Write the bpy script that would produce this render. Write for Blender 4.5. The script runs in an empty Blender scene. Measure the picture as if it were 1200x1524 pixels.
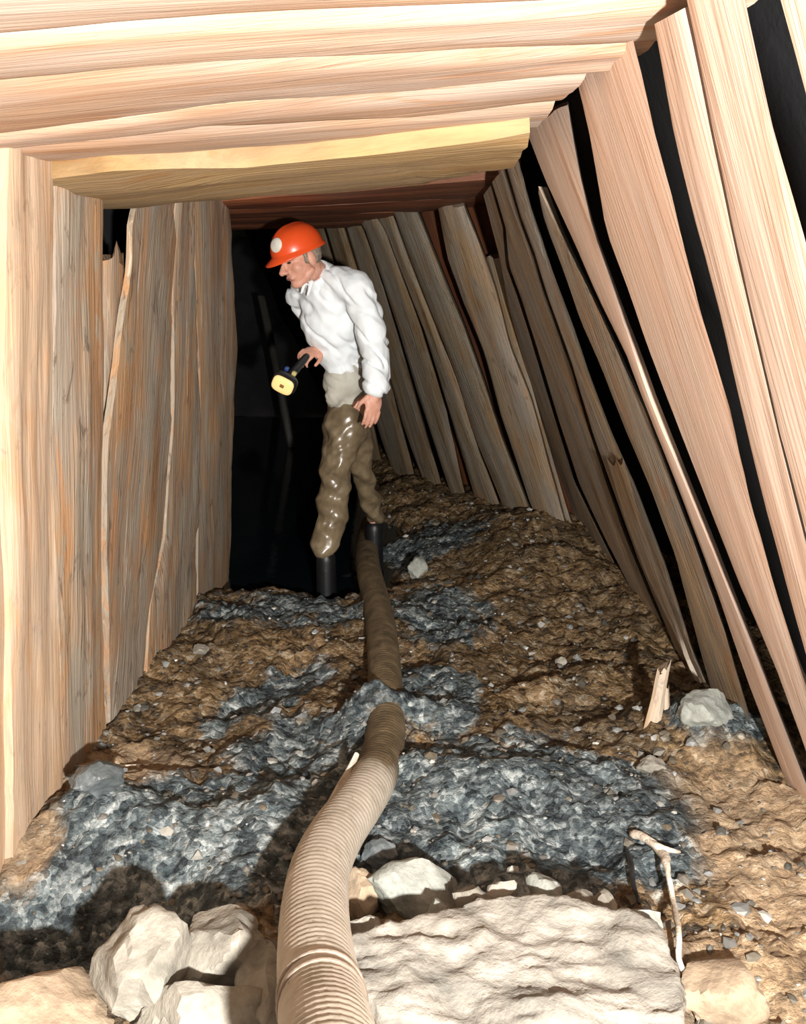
import bpy, bmesh, math, random
import numpy as np
from mathutils import Vector, Matrix, noise as mnoise

# ------------------------------------------------------------------ camera, light, exposure
scene = bpy.context.scene
COL = scene.collection
PITCH = math.radians(13.0)
FPX = 35.0 / 36.0 * 1524.0
CAM = np.array([0.0, 0.0, 1.4])
cam_data = bpy.data.cameras.new('camera')
cam_data.sensor_fit = 'VERTICAL'; cam_data.sensor_height = 36.0; cam_data.sensor_width = 36.0
cam_data.lens = 35.0; cam_data.clip_start = 0.05
cam = bpy.data.objects.new('camera', cam_data); COL.objects.link(cam)
cam.location = CAM.tolist(); cam.rotation_euler = (math.pi / 2 - PITCH, 0, 0)
scene.camera = cam

world = bpy.data.worlds.new('world'); scene.world = world
world.use_nodes = True
world.node_tree.nodes['Background'].inputs[0].default_value = (1.0, 0.86, 0.70, 1)
world.node_tree.nodes['Background'].inputs[1].default_value = 0.55

fl = bpy.data.lights.new('camera_flash', 'POINT')           # the photographer's flash, held up to the right
fl.energy = 1140; fl.color = (1.0, 0.96, 0.91); fl.shadow_soft_size = 0.035
flo = bpy.data.objects.new('camera_flash', fl); COL.objects.link(flo)
flo.location = (0.36, -0.50, 1.24)

vs = scene.view_settings
vs.view_transform = 'Standard'; vs.look = 'None'; vs.gamma = 1.0; vs.use_curve_mapping = False
vs.exposure = 0.0

# ------------------------------------------------------------------ helpers: pixels to rays, surfaces
rng = np.random.RandomState(7)
random.seed(7)
def ray(px, py):
    a = (px - 600) / FPX; b = (762 - py) / FPX
    return np.array([a, math.cos(PITCH) + b * math.sin(PITCH), -math.sin(PITCH) + b * math.cos(PITCH)])
def plane_hit(px, py, n, c):                      # n.p = c
    d = ray(px, py); n = np.asarray(n, float)
    return CAM + d * ((c - n @ CAM) / (n @ d))
def at_z(px, py, z): return plane_hit(px, py, (0, 0, 1), z)
def at_y(px, py, y): return plane_hit(px, py, (0, 1, 0), y)
def norm(v): v = np.asarray(v, float); return v / np.linalg.norm(v)

# plane = (unit normal towards the passage, constant)
def make_plane(n, p):
    n = norm(n); return n, n @ np.asarray(p, float)
LEFT = make_plane((1, -0.03, -0.085), (-1.04, 0, 0))             # x = -1.04 + .03 y + .085 z
RIGHT = make_plane((-1, -0.035, -0.43), (1.19, 0, 0))            # x = 1.19 - .035 y - .43 z
BEND = make_plane((-1, -0.454, -0.49), (0.99 + 0.454 * 5.3, 0, 0))
ROOF = make_plane((0.06, 0, -1), (0, 0, 1.75))                   # z = 1.75 + .06 x
def on(plane, px, py, off=0.0): return plane_hit(px, py, plane[0], plane[1] + off)

def hash2(ix, iy, seed):
    h = (ix.astype(np.int64) * 374761393 + iy.astype(np.int64) * 668265263 + seed * 1274126177) & 0xffffffff
    h = ((h ^ (h >> 13)) * 1274126177) & 0xffffffff
    return ((h ^ (h >> 16)) & 0xffff) / 65535.0
def vnoise(x, y, seed=0):
    x = np.asarray(x, float); y = np.asarray(y, float)
    ix = np.floor(x); iy = np.floor(y); fx = x - ix; fy = y - iy
    fx = fx * fx * (3 - 2 * fx); fy = fy * fy * (3 - 2 * fy)
    a = hash2(ix, iy, seed); b = hash2(ix + 1, iy, seed); c = hash2(ix, iy + 1, seed); d = hash2(ix + 1, iy + 1, seed)
    return (a * (1 - fx) + b * fx) * (1 - fy) + (c * (1 - fx) + d * fx) * fy - 0.5
def fbm(x, y, seed=0, oct=4, gain=0.5):
    s = 0; a = 1.0
    for k in range(oct):
        s = s + a * vnoise(np.asarray(x) * 2 ** k + 17 * k, np.asarray(y) * 2 ** k - 9 * k, seed + k); a *= gain
    return s
def blob(x, y, c, rx, ry, ang=0.0):
    dx = x - c[0]; dy = y - c[1]; ca = math.cos(ang); sa = math.sin(ang)
    u = (dx * ca + dy * sa) / rx; v = (-dx * sa + dy * ca) / ry
    return np.exp(-(u * u + v * v))
def gp(px, py, z=0.0): p = at_z(px, py, z); return (p[0], p[1])

# ------------------------------------------------------------------ materials
MATS = {}
def nodes_of(name):
    m = bpy.data.materials.new(name); m.use_nodes = True
    nt = m.node_tree; b = nt.nodes['Principled BSDF']; MATS[name] = m
    return m, nt, b
def ramp(nt, fac, stops):
    r = nt.nodes.new('ShaderNodeValToRGB')
    el = r.color_ramp.elements
    while len(el) > 1: el.remove(el[-1])
    el[0].position = stops[0][0]; el[0].color = (*stops[0][1], 1)
    for p, c in stops[1:]:
        e = el.new(p); e.color = (*c, 1)
    nt.links.new(fac, r.inputs[0]); return r.outputs[0]
def mix(nt, fac, a, b, mode='MIX'):
    n = nt.nodes.new('ShaderNodeMix'); n.data_type = 'RGBA'; n.blend_type = mode
    for s, v in ((n.inputs[0], fac), (n.inputs[6], a), (n.inputs[7], b)):
        if hasattr(v, 'is_linked'): nt.links.new(v, s)
        elif isinstance(v, (int, float)): s.default_value = v
        else: s.default_value = (*v, 1)
    return n.outputs[2]
def tex(nt, vec, scale, detail=4, rough=0.55, dist=0.0):
    n = nt.nodes.new('ShaderNodeTexNoise'); n.inputs['Scale'].default_value = scale
    n.inputs['Detail'].default_value = detail; n.inputs['Roughness'].default_value = rough; n.inputs['Distortion'].default_value = dist
    if vec is not None: nt.links.new(vec, n.inputs['Vector'])
    return n.outputs['Fac']
def mapping(nt, vec, scale, rnd=False):
    m = nt.nodes.new('ShaderNodeMapping'); m.inputs['Scale'].default_value = scale
    nt.links.new(vec, m.inputs['Vector'])
    if rnd:
        oi = nt.nodes.new('ShaderNodeObjectInfo'); mu = nt.nodes.new('ShaderNodeMath'); mu.operation = 'MULTIPLY'
        mu.inputs[1].default_value = 83.0; nt.links.new(oi.outputs['Random'], mu.inputs[0])
        nt.links.new(mu.outputs[0], m.inputs['Location'])
    return m.outputs[0]
def objco(nt): return nt.nodes.new('ShaderNodeTexCoord').outputs['Object']
def bump(nt, b, h, strength=0.4, dist=0.01):
    n = nt.nodes.new('ShaderNodeBump'); n.inputs['Strength'].default_value = strength; n.inputs['Distance'].default_value = dist
    nt.links.new(h, n.inputs['Height']); nt.links.new(n.outputs[0], b.inputs['Normal'])
def mathn(nt, op, a, bv):
    n = nt.nodes.new('ShaderNodeMath'); n.operation = op; n.use_clamp = False
    for s, v in ((n.inputs[0], a), (n.inputs[1], bv)):
        if hasattr(v, 'is_linked'): nt.links.new(v, s)
        else: s.default_value = v
    return n.outputs[0]

def wood(name, dark, mid, light, grey, grey_amt, stain, rough=0.75, pale_amt=0.0, bs=0.55, blotch=0.0):
    m, nt, b = nodes_of(name)
    co = objco(nt)
    g1 = tex(nt, mapping(nt, co, (9, 9, 0.8), True), 1.0, 6, 0.62, 0.5)
    g2 = tex(nt, mapping(nt, co, (90, 90, 3.0), True), 1.0, 3, 0.6, 0.3)
    big = tex(nt, mapping(nt, co, (5, 5, 1.6), True), 1.0, 3, 0.55)
    st = tex(nt, mapping(nt, co, (16, 16, 2.2), True), 1.0, 4, 0.6, 0.8)
    c = ramp(nt, g1, [(0.30, dark), (0.48, mid), (0.68, light)])
    fine = ramp(nt, g2, [(0.30, (0.80, 0.78, 0.76)), (0.55, (1.0, 1.0, 1.0))])
    c = mix(nt, 0.45, c, fine, 'MULTIPLY')
    gm = ramp(nt, big, [(0.5 - 0.12, (0, 0, 0)), (0.5 + 0.10, (1, 1, 1))])
    gf = nt.nodes.new('ShaderNodeMath'); gf.operation = 'MULTIPLY'; gf.inputs[1].default_value = grey_amt
    nt.links.new(gm, gf.inputs[0])
    c = mix(nt, gf.outputs[0], c, grey)
    sm = ramp(nt, st, [(0.56, (0, 0, 0)), (0.66, (1, 1, 1))])
    sf = nt.nodes.new('ShaderNodeMath'); sf.operation = 'MULTIPLY'; sf.inputs[1].default_value = 0.7
    nt.links.new(sm, sf.inputs[0])
    c = mix(nt, sf.outputs[0], c, stain)
    if pale_amt:
        pl = tex(nt, mapping(nt, co, (26, 26, 1.3), True), 1.0, 4, 0.65, 1.2)
        pm = ramp(nt, pl, [(0.60, (0, 0, 0)), (0.68, (1, 1, 1))])
        pf = mathn(nt, 'MULTIPLY', pm, pale_amt)
        c = mix(nt, pf, c, (0.62, 0.55, 0.44))
    if blotch:                                                     # dried mud splashed on the planks
        bl = tex(nt, mapping(nt, co, (11, 11, 3.6), True), 1.0, 8, 0.68, 0.6)
        c = mix(nt, mathn(nt, 'MULTIPLY', ramp(nt, bl, [(0.50, (0, 0, 0)), (0.58, (1, 1, 1))]), blotch), c, (0.30, 0.265, 0.21))
        b2_ = tex(nt, mapping(nt, co, (20, 20, 7), True), 1.0, 6, 0.7, 0.8)
        c = mix(nt, mathn(nt, 'MULTIPLY', ramp(nt, b2_, [(0.58, (0, 0, 0)), (0.66, (1, 1, 1))]), blotch), c, (0.12, 0.085, 0.06))
    nt.links.new(c, b.inputs['Base Color'])
    b.inputs['Roughness'].default_value = rough
    b.inputs['Specular IOR Level'].default_value = 0.3
    h = mathn(nt, 'ADD', g1, mathn(nt, 'MULTIPLY', g2, 0.5))
    bump(nt, b, h, bs, 0.012)
    return m
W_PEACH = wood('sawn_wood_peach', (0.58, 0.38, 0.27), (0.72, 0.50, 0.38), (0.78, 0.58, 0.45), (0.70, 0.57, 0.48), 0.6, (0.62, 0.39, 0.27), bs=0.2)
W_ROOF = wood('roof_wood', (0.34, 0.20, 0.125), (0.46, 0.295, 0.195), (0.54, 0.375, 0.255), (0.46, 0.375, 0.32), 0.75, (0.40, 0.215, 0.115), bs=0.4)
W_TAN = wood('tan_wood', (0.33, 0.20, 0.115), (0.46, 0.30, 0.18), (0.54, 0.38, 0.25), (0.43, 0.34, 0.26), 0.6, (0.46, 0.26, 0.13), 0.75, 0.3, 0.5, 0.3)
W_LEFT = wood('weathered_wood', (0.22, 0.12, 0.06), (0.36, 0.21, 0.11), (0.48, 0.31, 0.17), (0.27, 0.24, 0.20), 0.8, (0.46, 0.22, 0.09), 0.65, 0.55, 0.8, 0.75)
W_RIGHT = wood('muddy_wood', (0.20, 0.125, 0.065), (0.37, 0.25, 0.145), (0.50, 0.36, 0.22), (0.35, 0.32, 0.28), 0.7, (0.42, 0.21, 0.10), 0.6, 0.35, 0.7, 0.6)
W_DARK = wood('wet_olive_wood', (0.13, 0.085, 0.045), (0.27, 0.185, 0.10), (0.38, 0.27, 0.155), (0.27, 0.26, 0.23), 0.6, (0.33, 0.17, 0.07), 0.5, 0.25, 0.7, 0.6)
W_OCHRE = wood('ochre_wood', (0.24, 0.14, 0.055), (0.36, 0.235, 0.10), (0.46, 0.33, 0.165), (0.33, 0.25, 0.17), 0.4, (0.30, 0.16, 0.06))
W_SHADED = wood('shaded_wood', (0.02, 0.018, 0.014), (0.035, 0.032, 0.026), (0.06, 0.055, 0.045), (0.03, 0.03, 0.03), 0.4, (0.02, 0.015, 0.01), 0.4)  # far plank only: the dark of the passage is put into its colour
W_RED = wood('red_brown_wood', (0.08, 0.025, 0.012), (0.20, 0.065, 0.028), (0.28, 0.10, 0.04), (0.12, 0.06, 0.04), 0.5, (0.10, 0.03, 0.015), 0.6)

def rock_mat(name, c0, c1, c2, rough=0.85, sc=9.0, bstr=0.6):
    m, nt, b = nodes_of(name)
    co = objco(nt); mp = mapping(nt, co, (1, 1, 1), True)
    a = tex(nt, mp, sc, 6, 0.62, 0.4); d = tex(nt, mp, sc * 6, 4, 0.6)
    c = ramp(nt, a, [(0.32, c0), (0.5, c1), (0.68, c2)])
    c = mix(nt, 0.5, c, ramp(nt, d, [(0.3, (0.6, 0.6, 0.6)), (0.6, (1, 1, 1))]), 'MULTIPLY')
    nt.links.new(c, b.inputs['Base Color']); b.inputs['Roughness'].default_value = rough
    bump(nt, b, mathn(nt, 'ADD', a, mathn(nt, 'MULTIPLY', d, 0.35)), bstr, 0.015)
    return m
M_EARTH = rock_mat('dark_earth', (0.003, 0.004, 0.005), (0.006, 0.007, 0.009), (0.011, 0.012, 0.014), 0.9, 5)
M_ROCKPALE = rock_mat('pale_rock', (0.15, 0.14, 0.115), (0.26, 0.24, 0.20), (0.34, 0.315, 0.265))
M_ROCKTAN = rock_mat('tan_rock', (0.22, 0.165, 0.11), (0.33, 0.25, 0.17), (0.40, 0.32, 0.23))
M_ROCKGREEN = rock_mat('grey_green_rock', (0.16, 0.17, 0.15), (0.27, 0.28, 0.25), (0.36, 0.37, 0.33))
M_ROCKDARK = rock_mat('dark_wet_rock', (0.05, 0.06, 0.06), (0.10, 0.115, 0.12), (0.19, 0.21, 0.21), 0.4)
M_SLAB = rock_mat('pale_slab', (0.15, 0.145, 0.125), (0.27, 0.25, 0.215), (0.36, 0.335, 0.295), 0.85, 6, 1.0)

# ------------------------------------------------------------------ object helpers
def link(name, me, mat=None, parent=None, loc=None, smooth=True):
    o = bpy.data.objects.new(name, me); COL.objects.link(o)
    if mat: me.materials.append(mat)
    if loc is not None: o.location = loc
    if parent is not None: o.parent = parent
    if smooth:
        for p in me.polygons: p.use_smooth = True
    return o
def tag(o, label, cat=None, group=None, kind=None):
    o['label'] = label
    if cat: o['category'] = cat
    if group: o['group'] = group
    if kind: o['kind'] = kind
    return o
def resample(pts, n):
    pts = np.asarray(pts, float); d = np.r_[0, np.cumsum(np.linalg.norm(np.diff(pts, axis=0), axis=1))]
    t = np.linspace(0, d[-1], n)
    return np.stack([np.interp(t, d, pts[:, k]) for k in range(3)], 1)

SEED = [0]
def board(name, A, B, normal, mat, parent, thick=0.06, n=44, m=9, wob=0.006, relief=0.006, jag=(0.0, 0.0), label=None, ins=(0.0, 0.0), bev=0.016):
    """A plank between two edge polylines A and B (3D), its face towards normal."""
    SEED[0] += 1; sd = SEED[0]
    A = resample(A, n); B = resample(B, n); nrm = norm(normal)
    o0 = (A[0] + B[0]) / 2
    zl = norm((A[-1] + B[-1]) / 2 - o0)
    yl = norm(nrm - zl * (nrm @ zl)); xl = np.cross(yl, zl)
    R = np.stack([xl, yl, zl], 1)
    L = np.linalg.norm((A[-1] + B[-1]) / 2 - o0)
    s = np.linspace(0, L, n)
    cross = B - A; wd = np.linalg.norm(cross, axis=1, keepdims=True); cd = cross / np.maximum(wd, 1e-6)
    ea = (fbm(s * 3.1, s * 0 + sd * 3.7, sd) + 0.5 * vnoise(s * 17, s * 0, sd + 5)) * wob
    eb = (fbm(s * 3.1, s * 0 + sd * 5.1, sd + 9) + 0.5 * vnoise(s * 17, s * 0 + 3, sd + 6)) * wob
    A = A + cd * ea[:, None]; B = B + cd * eb[:, None]
    us = np.linspace(0, 1, m)
    V = []
    for i in range(n):
        for j, u in enumerate(us):
            p = A[i] + (B[i] - A[i]) * u
            e = abs(2 * u - 1)
            w = u * float(wd[i, 0])
            h = -min(bev, thick * 0.3) * e ** 5 + relief * float(fbm(w * 28, s[i] * 1.3, sd + 20, 3))+ relief * 0.8 * float(fbm(w * 6, s[i] * 2.6, sd + 40, 2))
            if jag[0] and i == 0: p = p - zl * jag[0] * float(vnoise(u * 5.0, 1.5, sd + 61))*2
            if jag[1] and i == n - 1: p = p + zl * jag[1] * float(vnoise(u * 5.0, 2.5, sd + 62))*2
            V.append(p + nrm * h)
    F = [(i * m + j, i * m + j + 1, (i + 1) * m + j + 1, (i + 1) * m + j) for i in range(n - 1) for j in range(m - 1)]
    base = len(V)
    for i in range(n):
        w_ = 0.3 * float(wd[i, 0]); V.append(A[i] - nrm * thick + cd[i] * min(ins[0], w_)); V.append(B[i] - nrm * thick - cd[i] * min(ins[1], w_))
    for i in range(n - 1):
        a0, b0, a1, b1 = base + 2 * i, base + 2 * i + 1, base + 2 * i + 2, base + 2 * i + 3
        F.append((a0, a1, b1, b0))
        F.append((i * m, (i + 1) * m, a1, a0))
        F.append((i * m + m - 1, b0, b1, (i + 1) * m + m - 1))
    F.append(tuple([base, base + 1] + [m - 1 - j for j in range(m)]))
    F.append(tuple([base + 2 * n - 1, base + 2 * n - 2] + [(n - 1) * m + j for j in range(m)]))
    V = (np.array(V) - o0) @ R
    me = bpy.data.meshes.new(name); me.from_pydata(V.tolist(), [], F)
    bm = bmesh.new(); bm.from_mesh(me); bmesh.ops.recalc_face_normals(bm, faces=bm.faces); bm.to_mesh(me); bm.free()
    ob = link(name, me, mat, parent)
    me.set_sharp_from_angle(angle=math.radians(40))
    mw = Matrix(((R[0, 0], R[0, 1], R[0, 2], o0[0]), (R[1, 0], R[1, 1], R[1, 2], o0[1]), (R[2, 0], R[2, 1], R[2, 2], o0[2]), (0, 0, 0, 1)))
    ob.matrix_world = mw
    if label: ob['label'] = label
    return ob
def grid_mesh(name, P, mat, parent=None, smooth=True):
    """P: (n, m, 3) array of points."""
    n, m = P.shape[:2]
    idx = np.arange(n * m).reshape(n, m)
    F = np.stack([idx[:-1, :-1], idx[:-1, 1:], idx[1:, 1:], idx[1:, :-1]], -1).reshape(-1, 4)
    me = bpy.data.meshes.new(name)
    me.vertices.add(n * m); me.vertices.foreach_set('co', P.reshape(-1).astype(np.float32))
    me.loops.add(F.size); me.loops.foreach_set('vertex_index', F.reshape(-1).astype(np.int32))
    me.polygons.add(len(F)); me.polygons.foreach_set('loop_start', np.arange(0, F.size, 4, dtype=np.int32))
    me.update(calc_edges=True)
    return link(name, me, mat, parent, smooth=smooth)

# ------------------------------------------------------------------ floor
def floor_h(x, y):
    x = np.asarray(x, float); y = np.asarray(y, float)
    h = 0.075 * fbm(x * 1.7, y * 1.7, 3, 3) + 0.045 * fbm(x * 6, y * 5, 11, 5, 0.55)
    rid = np.abs(fbm(x * 4.5 + 0.6 * y, y * 4.5, 31, 3)); h = h + 0.06 * (0.30 - rid)
    h = h + 0.022 * fbm(x * 24, y * 18, 51, 4, 0.65)
    c = lambda px, py: gp(px, py)
    h += 0.12 * blob(x, y, c(560, 1082), 0.13, 0.05)     # mud over the hose
    h += 0.12 * blob(x, y, c(1050, 1110), 0.20, 0.22) + 0.09 * blob(x, y, c(150, 1240), 0.18, 0.16)    # muck against both walls
    h += 0.07 * blob(x, y, c(760, 1190), 0.30, 0.20) + 0.06 * blob(x, y, c(320, 1250), 0.25, 0.15)
    h += 0.10 * blob(x, y, (0.75, 5.4), 0.35, 0.9) + 0.05 * blob(x, y, (-0.65, 4.0), 0.3, 0.5)
    h -= 0.42 * blob(x, y, c(80, 1395), 0.24, 0.15)                                                     # hollow at the left
    h -= 0.06 * blob(x, y, c(390, 1020), 0.12, 0.35, -0.5)                                              # rill
    h += 0.10 / (1 + np.exp((y - 1.95) / 0.08)) * 0.6
    pool = 1 / (1 + np.exp(-(y - 4.55 - 0.25 * fbm(x * 2, y * 0 + 1, 77, 2)) / 0.09)) * (1 / (1 + np.exp((x + 0.02 + 0.10 * (y - 4.6) - 0.2 * vnoise(y * 2.2, y * 0, 5)) / 0.07)))
    h -= 0.24 * pool
    return h
def floor_hit(px, py, up=0.0):
    p = at_z(px, py, 0.0)
    for _ in range(6):
        z = float(floor_h(p[0], p[1])) + up
        p = at_z(px, py, z)
    return p
ys = [0.25]
while ys[-1] < 12: ys.append(ys[-1] + 0.0062 * max(1.0, ys[-1] * 0.75))
ys = np.array(ys); xs = np.linspace(-2.0, 2.0, 340)
GX, GY = np.meshgrid(xs, ys)
GZ = floor_h(GX, GY)
m, nt, b = nodes_of('mine_floor')
co = objco(nt)
att = nt.nodes.new('ShaderNodeAttribute'); att.attribute_name = 'silt'
att2 = nt.nodes.new('ShaderNodeAttribute'); att2.attribute_name = 'tan'
n1 = tex(nt, co, 5.0, 6, 0.65, 0.8); n2 = tex(nt, mapping(nt, co, (17, 27, 20)), 1.0, 7, 0.72, 0.35); n3 = tex(nt, co, 60.0, 4, 0.7); n4 = tex(nt, co, 2.6, 4, 0.6, 1.0)
def voro(scale):
    wv = nt.nodes.new('ShaderNodeTexNoise'); wv.inputs['Scale'].default_value = scale * 0.5; wv.inputs['Detail'].default_value = 3; nt.links.new(co, wv.inputs['Vector'])
    va = nt.nodes.new('ShaderNodeVectorMath'); va.operation = 'MULTIPLY_ADD'; va.inputs[1].default_value = (0.9 / scale * 2,) * 3
    nt.links.new(wv.outputs['Color'], va.inputs[0]); nt.links.new(co, va.inputs[2])
    v = nt.nodes.new('ShaderNodeTexVoronoi'); v.inputs['Scale'].default_value = scale; nt.links.new(va.outputs[0], v.inputs['Vector'])
    bw = nt.nodes.new('ShaderNodeRGBToBW'); nt.links.new(v.outputs['Color'], bw.inputs[0])
    return bw.outputs[0], v.outputs['Distance']
vc, vd = voro(26.0); vc2, vd2 = voro(62.0)
n2s = n2
n2 = mathn(nt, 'ADD', mathn(nt, 'MULTIPLY', n2s, 0.62), mathn(nt, 'MULTIPLY', mathn(nt, 'ADD', vc, vc2), 0.19))
mud = ramp(nt, n2, [(0.38, (0.035, 0.024, 0.012)), (0.46, (0.16, 0.098, 0.044)), (0.55, (0.29, 0.185, 0.085)), (0.66, (0.46, 0.38, 0.27))])
silt = ramp(nt, n2, [(0.37, (0.014, 0.022, 0.027)), (0.46, (0.065, 0.088, 0.096)), (0.54, (0.17, 0.205, 0.21)), (0.64, (0.50, 0.54, 0.53))])
tan_ = ramp(nt, n2, [(0.30, (0.26, 0.17, 0.095)), (0.5, (0.42, 0.29, 0.17)), (0.68, (0.56, 0.43, 0.29))])
edge = mathn(nt, 'ADD', att.outputs['Fac'], mathn(nt, 'MULTIPLY', mathn(nt, 'SUBTRACT', n1, 0.5), 1.6))
c = mix(nt, ramp(nt, edge, [(0.38, (0, 0, 0)), (0.58, (1, 1, 1))]), mud, silt)
edge2 = mathn(nt, 'ADD', att2.outputs['Fac'], mathn(nt, 'MULTIPLY', mathn(nt, 'SUBTRACT', n1, 0.5), 1.0))
c = mix(nt, ramp(nt, edge2, [(0.35, (0, 0, 0)), (0.65, (1, 1, 1))]), c, tan_)
c = mix(nt, 0.55, c, ramp(nt, n3, [(0.32, (0.45, 0.45, 0.45)), (0.6, (1, 1, 1))]), 'MULTIPLY')
c = mix(nt, 0.8, c, ramp(nt, n4, [(0.36, (0.40, 0.42, 0.44)), (0.58, (1, 1, 1))]), 'MULTIPLY')
nt.links.new(c, b.inputs['Base Color'])
rr = ramp(nt, n1, [(0.35, (0.22,) * 3), (0.65, (0.6,) * 3)])
rr2 = mix(nt, att2.outputs['Fac'], rr, (0.9, 0.9, 0.9))
nt.links.new(rr2, b.inputs['Roughness'])
bump(nt, b, mathn(nt, 'SUBTRACT', mathn(nt, 'ADD', n2s, mathn(nt, 'MULTIPLY', n3, 0.4)), mathn(nt, 'MULTIPLY', mathn(nt, 'ADD', vd, vd2), 0.30)), 1.0, 0.018)
floor = grid_mesh('floor', np.stack([GX, GY, GZ], -1), m)
tag(floor, 'uneven mine floor of brown mud and grey-blue wet silt', 'floor', kind='structure')
sil = np.zeros_like(GX)
for (px, py, rx, ry, a) in [(300, 1260, 0.55, 0.30, 0.25), (480, 1130, 0.30, 0.30, 0.5), (700, 1200, 0.45, 0.32, 0), (860, 1260, 0.42, 0.26, 0), (640, 1050, 0.20, 0.30, 0),
                            (1060, 1110, 0.16, 0.18, 0), (200, 1330, 0.4, 0.16, 0), (700, 1310, 0.5, 0.14, 0), (400, 1030, 0.12, 0.35, -0.5), (420, 910, 0.5, 0.35, 0), (640, 800, 0.30, 0.5, 0), (660, 920, 0.2, 0.4, 0)]:
    sil = np.maximum(sil, (0.75 if py == 910 else 1.3) * blob(GX, GY, gp(px, py), rx, ry, a))
tn = np.maximum.reduce([1.1 * blob(GX, GY, gp(1190, 1330), 0.24, 0.6), blob(GX, GY, gp(800, 1500), 0.8, 0.20), 1.1 * blob(GX, GY, gp(180, 1160), 0.20, 0.20), blob(GX, GY, gp(40, 1280), 0.10, 0.12), blob(GX, GY, (0, 0.9), 2.0, 0.6)])
for nm, arr in (('silt', sil), ('tan', tn)):
    at = floor.data.attributes.new(nm, 'FLOAT', 'POINT'); at.data.foreach_set('value', arr.reshape(-1).astype(np.float32))

# black standing water at the man's feet
m, nt, b = nodes_of('black_water')
b.inputs['Base Color'].default_value = (0.004, 0.008, 0.010, 1); b.inputs['Roughness'].default_value = 0.06
bump(nt, b, tex(nt, objco(nt), 9.0, 2), 0.10, 0.01)
wy = np.linspace(4.3, 11.3, 40); wx = np.linspace(-2.2, 0.3, 30)
WX, WY = np.meshgrid(wx, wy)
water = grid_mesh('water', np.stack([WX, WY, np.full_like(WX, -0.10)], -1), m)
tag(water, 'black still water pooled in the dark end of the passage', 'water', kind='stuff')

# ------------------------------------------------------------------ earth behind the timbers
def rough_sheet(name, fn, nu, nv, amp, label):
    P = np.zeros((nu, nv, 3))
    for i in range(nu):
        for j in range(nv):
            p = np.array(fn(i / (nu - 1), j / (nv - 1)), float)
            P[i, j] = p + amp * np.array(mnoise.noise_vector(Vector(p * 2.3)))
    o = grid_mesh(name, P, M_EARTH)
    tag(o, label, 'ceiling' if name == 'ceiling' else 'wall', kind='structure')
    return o
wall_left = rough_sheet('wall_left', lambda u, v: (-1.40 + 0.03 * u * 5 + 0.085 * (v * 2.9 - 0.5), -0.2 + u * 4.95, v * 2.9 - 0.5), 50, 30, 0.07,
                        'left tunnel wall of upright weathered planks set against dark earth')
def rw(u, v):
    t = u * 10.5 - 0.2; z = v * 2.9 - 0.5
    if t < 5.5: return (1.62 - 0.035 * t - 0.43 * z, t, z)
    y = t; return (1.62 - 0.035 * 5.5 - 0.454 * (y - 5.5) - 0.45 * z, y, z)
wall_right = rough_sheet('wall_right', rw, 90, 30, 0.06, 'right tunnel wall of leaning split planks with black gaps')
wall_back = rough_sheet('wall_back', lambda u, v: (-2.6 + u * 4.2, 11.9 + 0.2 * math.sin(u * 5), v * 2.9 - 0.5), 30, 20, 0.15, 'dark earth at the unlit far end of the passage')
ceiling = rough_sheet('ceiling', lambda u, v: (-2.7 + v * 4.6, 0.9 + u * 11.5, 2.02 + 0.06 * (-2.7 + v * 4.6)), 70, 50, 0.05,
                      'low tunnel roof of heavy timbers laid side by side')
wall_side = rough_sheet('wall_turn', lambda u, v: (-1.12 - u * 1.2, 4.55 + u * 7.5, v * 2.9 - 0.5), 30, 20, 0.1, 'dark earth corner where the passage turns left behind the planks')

# ------------------------------------------------------------------ planks
def px_edge(plane, pts, off): return [on(plane, x, y, off) for x, y in pts]
def to_floor(E, z=-0.22):
    a, b_ = E[-2], E[-1]
    d = b_ - a
    if b_[2] > z and d[2] < -1e-4: E = E + [b_ + d * ((z - b_[2]) / d[2])]
    return E
def wall_plank(plane, parent, left, right, mat, off=0.0, thick=0.06, top=0.0, jag=0.0, **k):
    A = to_floor(px_edge(plane, left, off)); B = to_floor(px_edge(plane, right, off))
    if top:
        A = [A[0] + norm(A[0] - A[1]) * top] + A; B = [B[0] + norm(B[0] - B[1]) * top] + B
    return board('plank', A, B, plane[0], mat, parent, thick, jag=(jag, 0), **k)

# left wall
Lw = lambda *a, **k: wall_plank(LEFT, wall_left, *a, **{**dict(thick=0.026, relief=0.013, wob=0.014, m=13), **k})
Lw([(-330, 60), (-330, 1700)], [(-136, 120), (-118, 1480)], W_TAN, 0.0, top=0.1)
Lw([(-128, 120), (-110, 1480)], [(10, 190), (6, 700), (20, 1290)], W_TAN, 0.0, top=0.1)
Lw([(16, 195), (12, 700), (26, 1290)], [(84, 243), (80, 700), (96, 1190)], W_TAN, 0.02, top=0.1)
Lw([(91, 243), (88, 700), (99, 1180)], [(158, 246), (154, 800), (160, 1095)], W_LEFT, 0.015, top=0.08)
Lw([(163, 380), (164, 700), (166, 1060)], [(187, 380), (190, 480), (196, 700), (205, 1060)], W_LEFT, -0.035, jag=0.06)
Lw([(216, 276), (202, 330), (200, 400), (188, 470), (178, 560), (163, 660), (160, 800), (164, 1000)], [(266, 288), (262, 500), (258, 650), (250, 800), (228, 900), (216, 1048)], W_LEFT, 0.0, top=0.03)
Lw([(268, 288), (264, 500), (260, 650), (252, 800), (230, 900), (222, 1010)], [(290, 292), (298, 500), (302, 640), (297, 800), (294, 945)], W_LEFT, 0.015, top=0.08)
Lw([(293, 292), (300, 500), (305, 640), (299, 800), (297, 945)], [(346, 302), (351, 400), (356, 520), (350, 640), (347, 860)], W_LEFT, 0.0, thick=0.05, top=0.05)

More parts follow.
